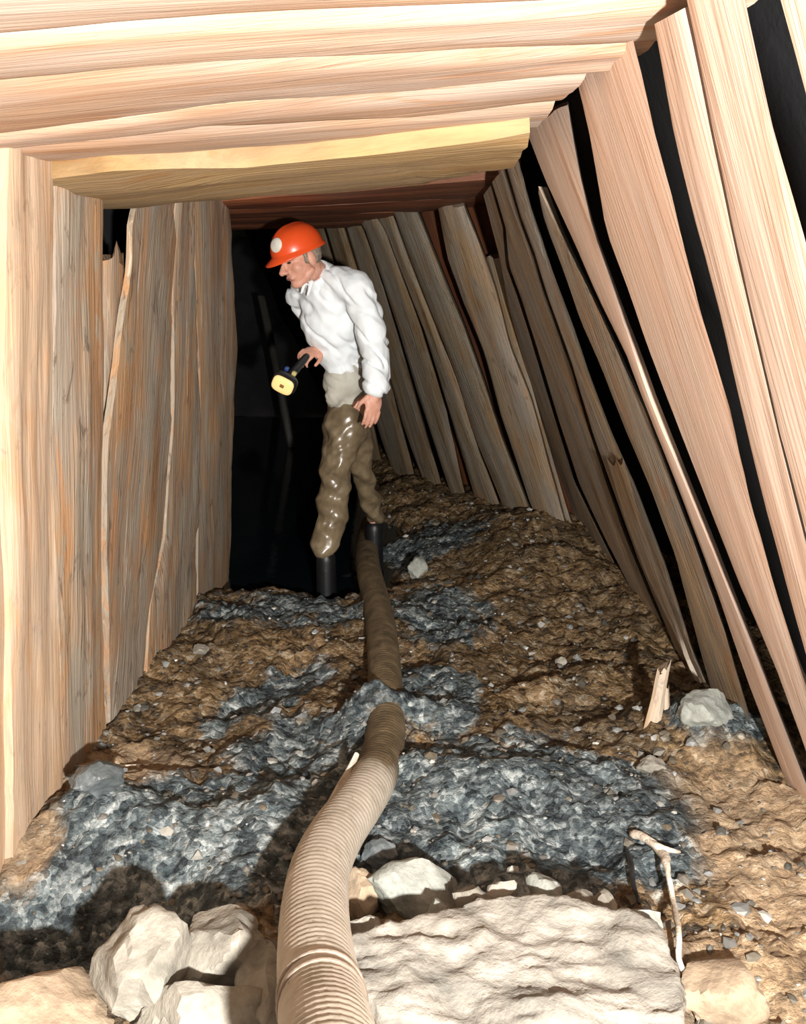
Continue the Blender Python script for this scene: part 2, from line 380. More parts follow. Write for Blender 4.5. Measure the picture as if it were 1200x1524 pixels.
# right wall, near to far
Rw = lambda *a, **k: wall_plank(RIGHT, wall_right, *a, **{**dict(thick=0.024, ins=(0, 0.08), bev=0.0015, relief=0.0028), **k})
Rw([(1345, -60), (1530, 330), (1650, 1200)], [(1560, -60), (1900, 400), (2300, 1500)], W_PEACH, 0.0, top=0.1)
Rw([(1160, -5), (1200, 140), (1300, 560), (1420, 1000)], [(1320, -40), (1500, 330), (1620, 1200)], W_PEACH, 0.04, top=0.05)
Rw([(1028, 35), (1062, 200), (1108, 420), (1160, 640), (1200, 800), (1290, 1120)], [(1108, 10), (1150, 190), (1196, 350), (1300, 760), (1400, 1120)], W_PEACH, 0.036, top=0.03)
Rw([(976, 58), (1000, 200), (1030, 320), (1078, 500), (1106, 620), (1140, 760), (1178, 900), (1250, 1150)], [(1024, 36), (1058, 200), (1104, 420), (1156, 640), (1196, 800), (1284, 1120)], W_PEACH, 0.034, top=0.02)
Rw([(852, 98), (875, 190), (902, 345), (938, 440), (960, 505), (992, 590), (1040, 715), (1100, 870), (1160, 1010), (1196, 1110)], [(946, 78), (972, 190), (1002, 300), (1048, 480), (1084, 600), (1120, 765), (1150, 870), (1192, 1000), (1240, 1130)], W_PEACH, 0.02, jag=0.03, top=0.02)
Rw([(778, 186), (809, 265), (853, 360), (890, 444), (932, 527), (975, 640), (1010, 730), (1062, 870), (1110, 1010), (1160, 1140)], [(842, 150), (862, 265), (884, 352), (930, 488), (968, 600), (1018, 720), (1068, 840), (1128, 990), (1184, 1130)], W_PEACH, 0.006, jag=0.03)
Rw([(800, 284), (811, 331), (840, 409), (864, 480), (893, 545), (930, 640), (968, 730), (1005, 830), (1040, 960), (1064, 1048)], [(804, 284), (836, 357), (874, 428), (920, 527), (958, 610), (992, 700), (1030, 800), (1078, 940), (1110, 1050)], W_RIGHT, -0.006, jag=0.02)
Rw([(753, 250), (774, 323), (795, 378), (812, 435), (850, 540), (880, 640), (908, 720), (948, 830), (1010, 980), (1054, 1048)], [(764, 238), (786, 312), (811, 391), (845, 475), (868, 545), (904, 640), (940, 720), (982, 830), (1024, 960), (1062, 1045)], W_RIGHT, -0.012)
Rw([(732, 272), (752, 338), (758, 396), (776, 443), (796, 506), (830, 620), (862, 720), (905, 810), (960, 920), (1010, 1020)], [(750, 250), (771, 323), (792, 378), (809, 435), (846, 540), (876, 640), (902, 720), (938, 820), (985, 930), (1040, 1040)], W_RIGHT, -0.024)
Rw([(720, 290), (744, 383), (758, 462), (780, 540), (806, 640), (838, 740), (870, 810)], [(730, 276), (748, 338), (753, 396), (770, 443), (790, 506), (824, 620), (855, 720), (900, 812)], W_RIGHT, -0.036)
Rw([(905, 690), (930, 770), (960, 850), (990, 915)], [(930, 690), (952, 770), (980, 850), (1000, 915)], W_RIGHT, 0.015, thick=0.015, jag=0.05)

Bw = lambda *a, **k: wall_plank(BEND, wall_right, *a, **{**dict(ins=(0, 0.06)), **k})
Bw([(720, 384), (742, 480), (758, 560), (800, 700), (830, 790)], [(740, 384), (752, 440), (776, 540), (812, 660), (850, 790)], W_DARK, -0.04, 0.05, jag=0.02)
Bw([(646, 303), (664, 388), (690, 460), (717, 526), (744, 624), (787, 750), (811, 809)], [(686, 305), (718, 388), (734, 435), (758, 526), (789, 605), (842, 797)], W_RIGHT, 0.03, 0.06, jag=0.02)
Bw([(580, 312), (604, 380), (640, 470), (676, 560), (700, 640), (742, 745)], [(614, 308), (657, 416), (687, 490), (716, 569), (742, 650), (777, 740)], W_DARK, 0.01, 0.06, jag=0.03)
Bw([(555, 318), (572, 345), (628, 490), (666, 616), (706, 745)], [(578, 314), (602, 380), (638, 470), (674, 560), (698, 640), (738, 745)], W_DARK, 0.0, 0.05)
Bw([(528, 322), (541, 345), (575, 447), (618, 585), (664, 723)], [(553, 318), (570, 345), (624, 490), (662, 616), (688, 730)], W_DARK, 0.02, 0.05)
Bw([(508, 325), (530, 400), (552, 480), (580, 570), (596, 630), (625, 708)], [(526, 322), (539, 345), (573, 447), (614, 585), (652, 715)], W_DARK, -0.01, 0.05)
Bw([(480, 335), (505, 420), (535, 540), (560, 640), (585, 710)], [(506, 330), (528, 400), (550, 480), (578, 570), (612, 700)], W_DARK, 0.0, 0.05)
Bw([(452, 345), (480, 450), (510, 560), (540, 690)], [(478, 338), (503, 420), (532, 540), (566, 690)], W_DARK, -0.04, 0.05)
# red lagging seen through the gaps of the bend
for (a, b2) in (((600, 285), (655, 285)), ((657, 285), (735, 280)), ((540, 300), (598, 290))):
    Bw([a, (a[0] + 60, 480), (a[0] + 130, 720)], [b2, (b2[0] + 60, 480), (b2[0] + 120, 720)], W_RED, -0.16, 0.04)
# a lone plank leaning in the dark
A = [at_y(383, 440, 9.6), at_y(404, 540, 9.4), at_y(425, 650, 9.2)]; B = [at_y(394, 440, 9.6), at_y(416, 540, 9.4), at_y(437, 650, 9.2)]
board('plank', to_floor(A), to_floor(B), (0.2, -1, 0.1), W_SHADED, wall_back, 0.05)

# roof timbers
def roof_beam(near, far, mat, off, thick=0.10, le=0.35, re=0.35, **k):
    A = px_edge(ROOF, near, off); B = px_edge(ROOF, far, off)
    for E in (A, B):
        E.insert(0, E[0] + norm(E[0] - E[1]) * le); E.append(E[-1] + norm(E[-1] - E[-2]) * re)
    return board('roof_beam', A, B, ROOF[0], mat, ceiling, thick, n=50, m=10, **k)
def shift(pts, d): return [(x, y + d) for x, y in pts]
c0 = [(-80, -20), (350, -45), (600, -55), (1150, -80)]
c1 = [(-80, 76), (0, 66), (350, 38), (600, 26), (1110, 2)]
c2 = [(-50, 138), (0, 131), (150, 118), (325, 103), (600, 91), (950, 73)]
c3 = [(30, 206), (180, 188), (350, 166), (600, 149), (850, 119)]
c3m = [(40, 224), (300, 199), (600, 182), (805, 163)]
c4 = [(40, 250), (150, 243), (375, 225), (600, 214), (770, 200)]
c5 = [(150, 268), (165, 266), (363, 259), (600, 233), (768, 216)]
c6 = [(150, 316), (345, 302), (600, 284), (748, 258)]
roof_beam([(-160, -190), (600, -230), (1200, -250)], shift(c0, -3), W_ROOF, 0.0)
roof_beam(c0, shift(c1, -1.5), W_ROOF, 0.0)
roof_beam(shift(c1, 1.5), shift(c2, -1.5), W_ROOF, 0.008, re=0.03)
roof_beam(shift(c2, 1.5), shift(c3, -1), W_ROOF, 0.018, re=0.03)
roof_beam(shift(c3, 1), shift(c3m, -1), W_ROOF, 0.03, re=0.03)
roof_beam(shift(c3m, 1), shift(c4, -1), W_ROOF, 0.035, re=0.03)
roof_beam(c5, c6, W_OCHRE, 0.085, 0.14, re=0.03, wob=0.012, relief=0.012)
rl = [[(338, 305), (738, 272)], [(338, 317), (732, 297)], [(340, 328), (722, 314)], [(342, 337), (700, 327)], [(342, 345), (690, 337)]]
for k in range(4): roof_beam(shift(rl[k], 0.6), shift(rl[k + 1], -0.6), W_RED, -0.01 + 0.012 * (k % 2), le=0.6, re=0.1)

# ------------------------------------------------------------------ solid helpers
def capsule(bm, p, q, r1, r2, seg=14, flat=None):
    p = Vector(np.asarray(p, float).tolist()); q = Vector(np.asarray(q, float).tolist())
    for c, r in ((p, r1), (q, r2)): bmesh.ops.create_icosphere(bm, subdivisions=2, radius=r, matrix=Matrix.Translation(c))
    d = q - p
    if d.length > 1e-5:
        rot = d.to_track_quat('Z', 'Y').to_matrix().to_4x4()
        bmesh.ops.create_cone(bm, cap_ends=True, segments=seg, radius1=r1, radius2=r2, depth=d.length, matrix=Matrix.Translation((p + q) / 2) @ rot)
def chain(bm, pts, rs):
    for k in range(len(pts) - 1): capsule(bm, pts[k], pts[k + 1], rs[k], rs[k + 1])
def ellipsoid(bm, c, ax, sub=3):
    """ax: 3 world vectors (half axes)"""
    M = Matrix([[ax[k][i] for k in range(3)] + [float(c[i])] for i in range(3)] + [[0, 0, 0, 1]])
    bmesh.ops.create_icosphere(bm, subdivisions=sub, radius=1.0, matrix=M)
def remeshed(name, bm, voxel, smooth, mat, parent=None, origin=None, disp=None, smooth_shade=True):
    bmesh.ops.recalc_face_normals(bm, faces=bm.faces)
    me = bpy.data.meshes.new('tmp'); bm.to_mesh(me); bm.free()
    ob = bpy.data.objects.new('tmp', me); COL.objects.link(ob)
    md = ob.modifiers.new('r', 'REMESH'); md.mode = 'VOXEL'; md.voxel_size = voxel
    if smooth: sm = ob.modifiers.new('s', 'SMOOTH'); sm.factor = 0.5; sm.iterations = smooth
    dg = bpy.context.evaluated_depsgraph_get()
    res = bpy.data.meshes.new_from_object(ob.evaluated_get(dg), depsgraph=dg)
    bpy.data.objects.remove(ob); bpy.data.meshes.remove(me)
    res.name = name
    og = Vector(np.asarray(origin if origin is not None else (0, 0, 0), float).tolist())
    nn = [v.normal.copy() for v in res.vertices]
    for v in res.vertices:
        if disp: v.co = v.co + nn[v.index] * disp(v.co)
        v.co = v.co - og
    res.materials.clear()
    o = link(name, res, mat, parent, smooth=smooth_shade)
    if parent is None: o.location = og
    return o
def tube_mesh(pts, rad, seg=20, step=None, rib=None, caps=True):
    pts = np.asarray(pts, float)
    # Catmull-Rom smoothing
    P = np.vstack([2 * pts[0] - pts[1], pts, 2 * pts[-1] - pts[-2]]); out = []
    for k in range(1, len(P) - 2):
        for t in np.linspace(0, 1, 12, endpoint=False):
            a, b_, c_, d_ = P[k - 1], P[k], P[k + 1], P[k + 2]
            out.append(0.5 * (2 * b_ + (c_ - a) * t + (2 * a - 5 * b_ + 4 * c_ - d_) * t * t + (3 * b_ - a - 3 * c_ + d_) * t ** 3))
    out.append(pts[-1]); out = np.array(out)
    L = np.linalg.norm(np.diff(out, axis=0), axis=1).sum()
    n = max(8, int(L / step)) if step else len(out)
    C = resample(out, n); s = np.linspace(0, L, n)
    T = np.gradient(C, axis=0); T /= np.linalg.norm(T, axis=1, keepdims=True)
    V = []
    ref = np.array([0.0, 0.0, 1.0])
    for i in range(n):
        a = np.cross(ref, T[i]); a /= np.linalg.norm(a); b_ = np.cross(T[i], a)
        r = np.interp(s[i] / L, np.linspace(0, 1, len(rad)), rad)
        for k in range(seg):
            th = 2 * math.pi * k / seg
            rr = r * (1 + (rib(s[i], th) if rib else 0))
            V.append(C[i] + (a * math.cos(th) + b_ * math.sin(th)) * rr)
    F = [(i * seg + k, i * seg + (k + 1) % seg, (i + 1) * seg + (k + 1) % seg, (i + 1) * seg + k) for i in range(n - 1) for k in range(seg)]
    if caps: F += [tuple(range(seg))[::-1], tuple((n - 1) * seg + k for k in range(seg))]
    return np.array(V), F, s / L, seg, C, T
def tube(name, pts, rad, mat, parent=None, **k):
    V, F, s, seg, C, T = tube_mesh(pts, rad, **k)
    o0 = V.mean(0); me = bpy.data.meshes.new(name); me.from_pydata((V - o0).tolist(), [], F); me.update()
    o = link(name, me, mat, parent); o.location = o0.tolist()
    return o, s, seg, C, T

# ------------------------------------------------------------------ hose
m, nt, b = nodes_of('dusty_hose')
co = objco(nt); att = nt.nodes.new('ShaderNodeAttribute'); att.attribute_name = 'mud'
n1 = tex(nt, co, 14, 5, 0.65, 0.6); n2 = tex(nt, co, 70, 3, 0.6)
pale = ramp(nt, n1, [(0.30, (0.30, 0.26, 0.20)), (0.5, (0.42, 0.37, 0.30)), (0.7, (0.48, 0.43, 0.36))])
brown = ramp(nt, n1, [(0.30, (0.045, 0.035, 0.022)), (0.5, (0.12, 0.085, 0.045)), (0.7, (0.20, 0.15, 0.085))])
e = mathn(nt, 'ADD', att.outputs['Fac'], mathn(nt, 'MULTIPLY', mathn(nt, 'SUBTRACT', n1, 0.5), 0.8))
c = mix(nt, ramp(nt, e, [(0.4, (0, 0, 0)), (0.6, (1, 1, 1))]), pale, brown)
spk = ramp(nt, n2, [(0.26, (0.35, 0.30, 0.25)), (0.34, (1, 1, 1))])
c = mix(nt, 0.8, c, spk, 'MULTIPLY')
nt.links.new(c, b.inputs['Base Color']); b.inputs['Roughness'].default_value = 0.6
bump(nt, b, n2, 0.2, 0.004)
M_HOSE = m
hp = [(500, 1640, 0.42), (490, 1560, 0.37), (479, 1490, 0.31), (470, 1420, 0.26), (469, 1350, 0.215), (478, 1290, 0.18), (502, 1240, 0.145), (532, 1198, 0.115), (556, 1160, 0.085),
      (570, 1120, 0.055), (575, 1070, 0.045), (573, 1010, 0.05), (569, 950, 0.05), (560, 895, 0.04), (549, 850, 0.03), (546, 815, 0.01), (552, 780, -0.04)]
HP = [at_z(*q) for q in hp]
rib = lambda s, th: 0.010 * math.sin(2 * math.pi * (s / 0.021 + th / (2 * math.pi)))
hose, hs, seg, HC, HT = tube('hose', HP, [0.070, 0.064, 0.060, 0.060, 0.060, 0.058], M_HOSE, seg=28, step=0.0045, rib=rib)
tag(hose, 'thick ribbed suction hose, pale in front, mud-brown where it runs to the man', 'hose')
zz = np.repeat(hs, seg); yy = np.array([v.co.y + hose.location.y for v in hose.data.vertices])
at = hose.data.attributes.new('mud', 'FLOAT', 'POINT'); at.data.foreach_set('value', np.clip((yy - 2.25) / 0.4, 0, 1).astype(np.float32))
def ring(name, k, r, w, parent, mat):
    a = HC[k] - HT[k] * w / 2; c_ = HC[k] + HT[k] * w / 2
    o, *_ = tube(name, [a, HC[k], c_], [r * 0.97, r, r * 0.97], mat, None, seg=32, step=w / 4)
    o.location = (Vector(o.location) - parent.location); o.parent = parent
    return o
yk = lambda py: int(np.argmin([abs(p[1] - at_z(478, py, 0.31)[1]) for p in HC]))
M_CLAMP = rock_mat('hose_band', (0.16, 0.12, 0.09), (0.24, 0.19, 0.15), (0.30, 0.24, 0.19), 0.6, 20, 0.2)
for py in (1475, 1500): ring('hose_clamp', yk(py), 0.072, 0.010, hose, M_CLAMP)

# ------------------------------------------------------------------ rocks and slab
def rock_mesh(name, size, seed, rough=0.10, cuts=18, sub=4):
    r_ = np.random.RandomState(seed)
    bm = bmesh.new(); bmesh.ops.create_icosphere(bm, subdivisions=sub, radius=1.0)
    N = r_.normal(size=(cuts, 3)); N /= np.linalg.norm(N, axis=1, keepdims=True); D = r_.uniform(0.62, 0.95, cuts)
    for v in bm.verts:
        d = np.array(v.co); dn = N @ d
        rr = min(1.1, float(np.min(np.where(dn > 0.05, D / np.maximum(dn, 0.05), 9))))
        rr *= 1 + rough * mnoise.fractal(Vector((d * 2.4 + seed).tolist()), 1.0, 2.0, 4)
        v.co = Vector((d * rr * np.array(size) * 0.5).tolist())
    me = bpy.data.meshes.new(name); bm.to_mesh(me); bm.free(); return me
def rock(px, py, size, mat, label, seed, rot=0.0, sink=0.3, name='rock', group=None):
    p = floor_hit(px, py)
    me = rock_mesh(name, size, seed)
    o = link(name, me, mat); me.set_sharp_from_angle(angle=math.radians(28))
    o.location = (p[0], p[1], float(floor_h(p[0], p[1])) + size[2] * (0.5 - sink)); o.rotation_euler = (0, 0, rot)
    tag(o, label, 'rock', group)
    return o
rock(222, 1478, (0.19, 0.24, 0.24), M_ROCKPALE, 'pale angular rock left of the hose with a dark hollow behind it', 1, 0.3)
rock(332, 1440, (0.19, 0.20, 0.20), M_ROCKPALE, 'rounded pale rock wedged between the angular rock and the hose', 2, 1.0)
rock(300, 1560, (0.30, 0.22, 0.18), M_ROCKPALE, 'broad pale rock at the bottom edge beside the hose', 3, 0.5)
rock(70, 1545, (0.30, 0.24, 0.16), M_ROCKTAN, 'tan rock in the bottom left corner', 4, 0.2)
rock(395, 1500, (0.12, 0.30, 0.18), M_ROCKPALE, 'narrow pale rock lying directly under the left side of the hose', 5, 0.1)
rock(625, 1350, (0.24, 0.17, 0.15), M_ROCKGREEN, 'grey-green rock right of the hose above the slab', 6, 0.2)
rock(540, 1345, (0.12, 0.13, 0.13), M_ROCKTAN, 'small tan rock between hose and grey-green rock', 7, 0.7)
rock(566, 1285, (0.09, 0.08, 0.08), M_ROCKDARK, 'small dark wet rock tucked against the right side of the hose', 8, 0.4)
rock(1065, 1490, (0.20, 0.18, 0.13), M_ROCKTAN, 'brown pitted rock beside the lower end of the pale root', 9, 0.8)
rock(622, 860, (0.11, 0.10, 0.14), M_ROCKGREEN, 'pale pointed rock standing in the dark mud right of the man', 10, 0.2, 0.15)
rock(150, 1268, (0.15, 0.12, 0.10), M_ROCKDARK, 'grey lump of muck at the foot of the left planks', 11, 0.8)
rock(1040, 1110, (0.18, 0.16, 0.12), M_ROCKGREEN, 'grey rock at the foot of the leaning planks', 12, 0.2)
rock(968, 1145, (0.08, 0.07, 0.06), M_ROCKPALE, 'small pale stone just below the broken stake', 13, 0.2)
rock(835, 992, (0.055, 0.05, 0.045), M_ROCKPALE, 'white pebble on the brown mud in front of the leaning planks', 14, 0.0, 0.1)
rock(300, 975, (0.07, 0.06, 0.05), M_ROCKPALE, 'whitish stone near the far foot of the left planks', 15, 0.0, 0.15)
rock(930, 1420, (0.16, 0.13, 0.10), M_ROCKGREEN, 'low grey rock behind the slab near the pale root', 16, 0.5)

poly = [(512, 1398), (560, 1380), (640, 1362), (700, 1340), (760, 1332), (812, 1334), (870, 1352), (930, 1362), (985, 1385), (1008, 1430), (1022, 1500), (1040, 1600), (640, 1620), (590, 1540), (540, 1470)]
top = [at_z(x, y, 0.20 if y < 1550 else 0.17) for x, y in poly]
bm = bmesh.new()
tv = [bm.verts.new(p.tolist()) for p in top]; bv = [bm.verts.new((p[0], p[1] - 0.01, -0.05)) for p in top]
bm.faces.new(tv); bm.faces.new(bv[::-1])
for k in range(len(tv)): bm.faces.new((tv[k], bv[k], bv[(k + 1) % len(tv)], tv[(k + 1) % len(tv)]))
bmesh.ops.triangulate(bm, faces=bm.faces)
def slab_disp(c):
    return 0.022 * mnoise.fractal(Vector((c.x * 6, c.y * 9, c.z * 9)), 0.8, 2.0, 6) + 0.004 * mnoise.fractal(Vector((c.x * 9, c.y * 40, c.z * 40)), 1.0, 2.0, 3)
slab = remeshed('stone_slab', bm, 0.010, 1, M_SLAB, None, (0.25, 1.7, 0.0), slab_disp)
tag(slab, 'long pale broken slab across the foreground right of the hose', 'rock')

for k, (px, py, sz) in enumerate(((548, 1378, 0.06), (652, 1352, 0.05), (705, 1335, 0.07), (752, 1326, 0.06), (818, 1328, 0.08), (868, 1342, 0.06), (905, 1352, 0.07), (962, 1368, 0.06))):
    p = at_z(px, py, 0.17); me = rock_mesh('rock', (sz * 1.4, sz, sz), 40 + k, sub=3); o = link('rock', me, M_ROCKGREEN if k % 3 == 1 else M_ROCKPALE); me.set_sharp_from_angle(angle=math.radians(28))
    o.location = (p[0], p[1] + 0.02, 0.15); o.rotation_euler = (0, 0, k * 1.3)
    tag(o, 'small pale stone in the row along the broken back edge of the slab', 'rock', 'stones along the back edge of the slab')

# gravel and chips strewn over the mud
def gravel():
    V = []; F = []; A = []
    ico = bmesh.new(); bmesh.ops.create_icosphere(ico, subdivisions=1, radius=1.0)
    iv = np.array([v.co[:] for v in ico.verts]); ifc = [[v.index for v in f.verts] for f in ico.faces]; ico.free()
    r_ = np.random.RandomState(5); cnt = 0
    while cnt < 2600:
        y = 1.5 + 5.4 * r_.rand() ** 1.5; x = r_.uniform(-0.95, 1.1)
        if x > 1.1 - 0.04 * y - max(0, y - 5.3) * 0.45: continue
        if abs(x) < 0.5 and vnoise(x * 3, y * 3, 88) < -0.1 and r_.rand() < 0.6: continue
        z = float(floor_h(x, y))
        if z < -0.12: continue
        s = 0.004 + 0.016 * r_.rand() ** 4
        q = iv * (1 + 0.35 * r_.normal(size=(12, 1)).clip(-1, 1)) * np.array([1, r_.uniform(0.6, 1.3), r_.uniform(0.4, 0.8)]) * s
        a = r_.rand() * 6.28; ca, sa = math.cos(a), math.sin(a)
        q = np.stack([q[:, 0] * ca - q[:, 1] * sa, q[:, 0] * sa + q[:, 1] * ca, q[:, 2]], 1) + (x, y, z + s * 0.15)
        b0 = len(V) * 12; V.append(q); F += [[i + b0 for i in f] for f in ifc]; A += [r_.rand()] * 12; cnt += 1
    me = bpy.data.meshes.new('gravel'); me.from_pydata(np.vstack(V).tolist(), [], F); me.update()
    a_ = me.attributes.new('tone', 'FLOAT', 'POINT'); a_.data.foreach_set('value', np.array(A, np.float32))
    return me
m, nt, b = nodes_of('wet_gravel')
att = nt.nodes.new('ShaderNodeAttribute'); att.attribute_name = 'tone'
c = ramp(nt, att.outputs['Fac'], [(0.0, (0.05, 0.05, 0.045)), (0.4, (0.13, 0.11, 0.08)), (0.7, (0.18, 0.19, 0.19)), (0.95, (0.26, 0.25, 0.22)), (1.0, (0.45, 0.44, 0.40))])
nt.links.new(c, b.inputs['Base Color']); b.inputs['Roughness'].default_value = 0.4
gv = link('gravel', gravel(), m, smooth=False)
tag(gv, 'wet stone chips and gravel strewn over the muddy floor', 'gravel', kind='stuff')

# ------------------------------------------------------------------ sticks and roots
M_ROOT = rock_mat('pale_root', (0.42, 0.33, 0.24), (0.60, 0.52, 0.42), (0.70, 0.63, 0.53), 0.8, 20)
M_BLACK = rock_mat('black_rubber', (0.006, 0.007, 0.008), (0.012, 0.013, 0.014), (0.02, 0.02, 0.02), 0.35, 10, 0.2)
def floor_path(pts): return [floor_hit(x, y, up) for x, y, up in pts]
o, *_ = tube('root', floor_path([(942, 1242, 0.02), (962, 1248, 0.03), (985, 1268, 0.05), (995, 1300, 0.06), (1003, 1345, 0.06), (1010, 1385, 0.05), (1012, 1430, 0.04), (1028, 1462, 0.03), (1048, 1486, 0.01)]),
             [0.012, 0.010, 0.012, 0.006, 0.006, 0.007, 0.006, 0.006, 0.004], M_ROOT, seg=8, step=0.012, rib=lambda s, th: 0.25 * math.sin(s * 70) * math.sin(s * 31 + th))
tag(o, 'pale twisted root trailing down the bank at the right', 'root')
br, *_ = tube('root_branch', floor_path([(962, 1250, 0.03), (985, 1262, 0.06), (1012, 1268, 0.04)]), [0.008, 0.009, 0.004], M_ROOT, seg=8, step=0.012)
br.location = Vector(br.location) - o.location; br.parent = o
o, *_ = tube('twig', floor_path([(932, 1262, 0.0), (940, 1285, 0.03), (943, 1315, 0.03), (952, 1345, 0.0)]), [0.004, 0.006, 0.006, 0.004], M_BLACK, seg=8, step=0.012)
tag(o, 'short black curved twig left of the pale root', 'twig')
o, *_ = tube('stick', floor_path([(102, 1140, 0.012), (160, 1141, 0.015), (222, 1138, 0.012)]), [0.004, 0.005, 0.003], M_ROOT, seg=8, step=0.02)
tag(o, 'thin straight stick lying at the foot of the left planks', 'stick')
o, *_ = tube('rootlet', floor_path([(168, 1002, 0.03), (180, 975, 0.08), (196, 955, 0.12), (200, 968, 0.08), (180, 1000, 0.03), (166, 1035, 0.02)]), [0.004, 0.005, 0.004], M_ROOT, seg=8, step=0.012)
tag(o, 'thin looped rootlet sprouting by the left planks', 'root')
# added pale strip for a lit mud ridge by the hose, and the broken stake
a0 = floor_hit(484, 1200, 0.0); a1 = floor_hit(528, 1120, 0.08)
o = board('lit_mud_ridge', [a0, a1], [a0 + (0.035, 0.0, 0.0), a1 + (0.008, 0, 0)], (-0.3, -0.5, 0.8), M_ROOT, None, 0.012, n=14, m=4, relief=0.004)
tag(o, 'pale strip standing for the lit edge of a mud ridge beside the hose', 'splinter')
def stake_piece(name, a, b_, wa, wb, lift, parent=None):
    p = floor_hit(*a, -0.03)
    y = p[1]; q = at_y(*b_, y + lift); px = 1.0 / FPX * (y * 1.05)
    r = np.array([1.0, 0, 0])
    return board(name, [p - r * wa * px, q - r * wb * px], [p + r * wa * px, q + r * wb * px], (-0.2, -1, 0.2), W_RIGHT, parent, 0.03, n=16, m=5, jag=(0, 0.05))
st = stake_piece('stake', (968, 1096), (988, 995), 13, 9, 0.06)
tag(st, 'short broken wooden stake standing in the mud before the leaning planks', 'stake')
sp = stake_piece('splinter', (992, 1090), (992, 1025), 7, 4, 0.03)
mw = sp.matrix_world.copy(); sp.parent = st; sp.matrix_parent_inverse = st.matrix_world.inverted(); sp.matrix_world = mw

# ------------------------------------------------------------------ the man
def simple(name, col, rough=0.6, spec=0.4, var=None, sc=20, bs=0.15, coat=0):
    m, nt, b = nodes_of(name)
    n = tex(nt, objco(nt), sc, 4, 0.6)
    c2 = var or tuple(x * 0.75 for x in col)
    nt.links.new(ramp(nt, n, [(0.35, c2), (0.62, col)]), b.inputs['Base Color'])
    b.inputs['Roughness'].default_value = rough; b.inputs['Specular IOR Level'].default_value = spec
    b.inputs['Coat Weight'].default_value = coat
    bump(nt, b, n, bs, 0.004)
    return m
M_SKIN = simple('skin', (0.62, 0.33, 0.24), 0.5, 0.4, (0.54, 0.26, 0.18), 30)
M_SHIRT = simple('white_cotton', (0.80, 0.84, 0.86), 0.85, 0.2, (0.74, 0.79, 0.82), 12)
M_TAIL = simple('beige_cotton', (0.50, 0.49, 0.43), 0.85, 0.2, (0.44, 0.42, 0.36), 12)  # greyish beige for the lower part of the shirt
M_WADER = simple('wet_waders', (0.20, 0.155, 0.095), 0.30, 0.6, (0.11, 0.08, 0.045), 10, 0.1, 0.2)
M_BOOT = simple('black_boot', (0.006, 0.007, 0.008), 0.45, 0.4)
M_HAT = simple('orange_helmet', (0.75, 0.085, 0.018), 0.32, 0.5, (0.70, 0.075, 0.015), 8, 0.02)
M_EMBLEM = simple('white_emblem', (0.80, 0.77, 0.68), 0.5)
M_HAIR = simple('grey_hair', (0.30, 0.25, 0.20), 0.7, 0.3, (0.16, 0.12, 0.09), 90, 0.6)
M_EYE = simple('dark_eye', (0.03, 0.02, 0.015), 0.2)
M_LIP = simple('lip', (0.40, 0.15, 0.12), 0.5)
J = {k: at_y(*v) for k, v in dict(
    pelvis=(515, 592, 4.84), waist=(509, 548, 4.80), chest=(488, 470, 4.72), upchest=(484, 432, 4.70), neck0=(474, 412, 4.68), neck1=(461, 396, 4.63), head=(446, 384, 4.58),
    shL=(529, 432, 4.60), elL=(557, 512, 4.56), wrL=(558, 582, 4.46), shR=(449, 442, 4.84), elR=(500, 520, 4.95), wrR=(474, 522, 4.72),
    hipR=(505, 600, 4.90), knR=(497, 706, 4.70), anR=(485, 822, 4.56), hipL=(530, 602, 4.80), knL=(537, 696, 4.95), anL=(557, 778, 5.12)).items()}
zf = lambda p: float(floor_h(p[0], p[1]))
base = np.array([J['pelvis'][0], 4.80, 0.0]); base[2] = zf(base)
man = bpy.data.objects.new('person', None); COL.objects.link(man); man.location = base.tolist()
tag(man, 'stooping man in orange hard hat, white shirt and brown waders holding a lamp', 'person')
f = norm((-0.74, -0.58, -0.34)); u = np.array([-0.22, -0.10, 0.95]); u = norm(u - f * (u @ f)); r = np.cross(f, u)      # r: his right
H = J['head']
hd = lambda a, b_, c_: H + r * a + f * b_ + u * c_
bm = bmesh.new()
ax = lambda a, b_, c_: (r * a, f * b_, u * c_)
ellipsoid(bm, hd(0, -0.012, 0.030), ax(0.076, 0.094, 0.090))
ellipsoid(bm, hd(0, 0.022, -0.035), ax(0.060, 0.066, 0.085))
ellipsoid(bm, hd(0, 0.062, -0.098), ax(0.026, 0.022, 0.022))
capsule(bm, hd(0, 0.082, 0.010), hd(0, 0.112, -0.032), 0.008, 0.014)
for sgn in (-1, 1):
    ellipsoid(bm, hd(0.014 * sgn, 0.098, -0.036), ax(0.010, 0.012, 0.009))
    ellipsoid(bm, hd(0.036 * sgn, 0.046, -0.028), ax(0.026, 0.030, 0.030))
    ellipsoid(bm, hd(0.078 * sgn, -0.012, -0.012), ax(0.012, 0.022, 0.034))
    capsule(bm, hd(0.012 * sgn, 0.084, 0.020), hd(0.048 * sgn, 0.070, 0.018), 0.011, 0.009)
    capsule(bm, hd(0.058 * sgn, -0.005, -0.060), hd(0.018 * sgn, 0.055, -0.100), 0.016, 0.018)
capsule(bm, hd(-0.020, 0.082, -0.066), hd(0.020, 0.082, -0.066), 0.009, 0.009)
chain(bm, [hd(0, -0.03, -0.06), J['neck1'], J['neck0'], J['upchest']], [0.056, 0.056, 0.060, 0.080])
chain(bm, [J['upchest'], J['chest'], J['waist'], J['pelvis']], [0.07, 0.08, 0.07, 0.075])
chain(bm, [J['upchest'], J['shL'], J['elL'], J['wrL']], [0.06, 0.05, 0.042, 0.029])
chain(bm, [J['upchest'], J['shR'], J['elR'], J['wrR']], [0.06, 0.045, 0.036, 0.029])
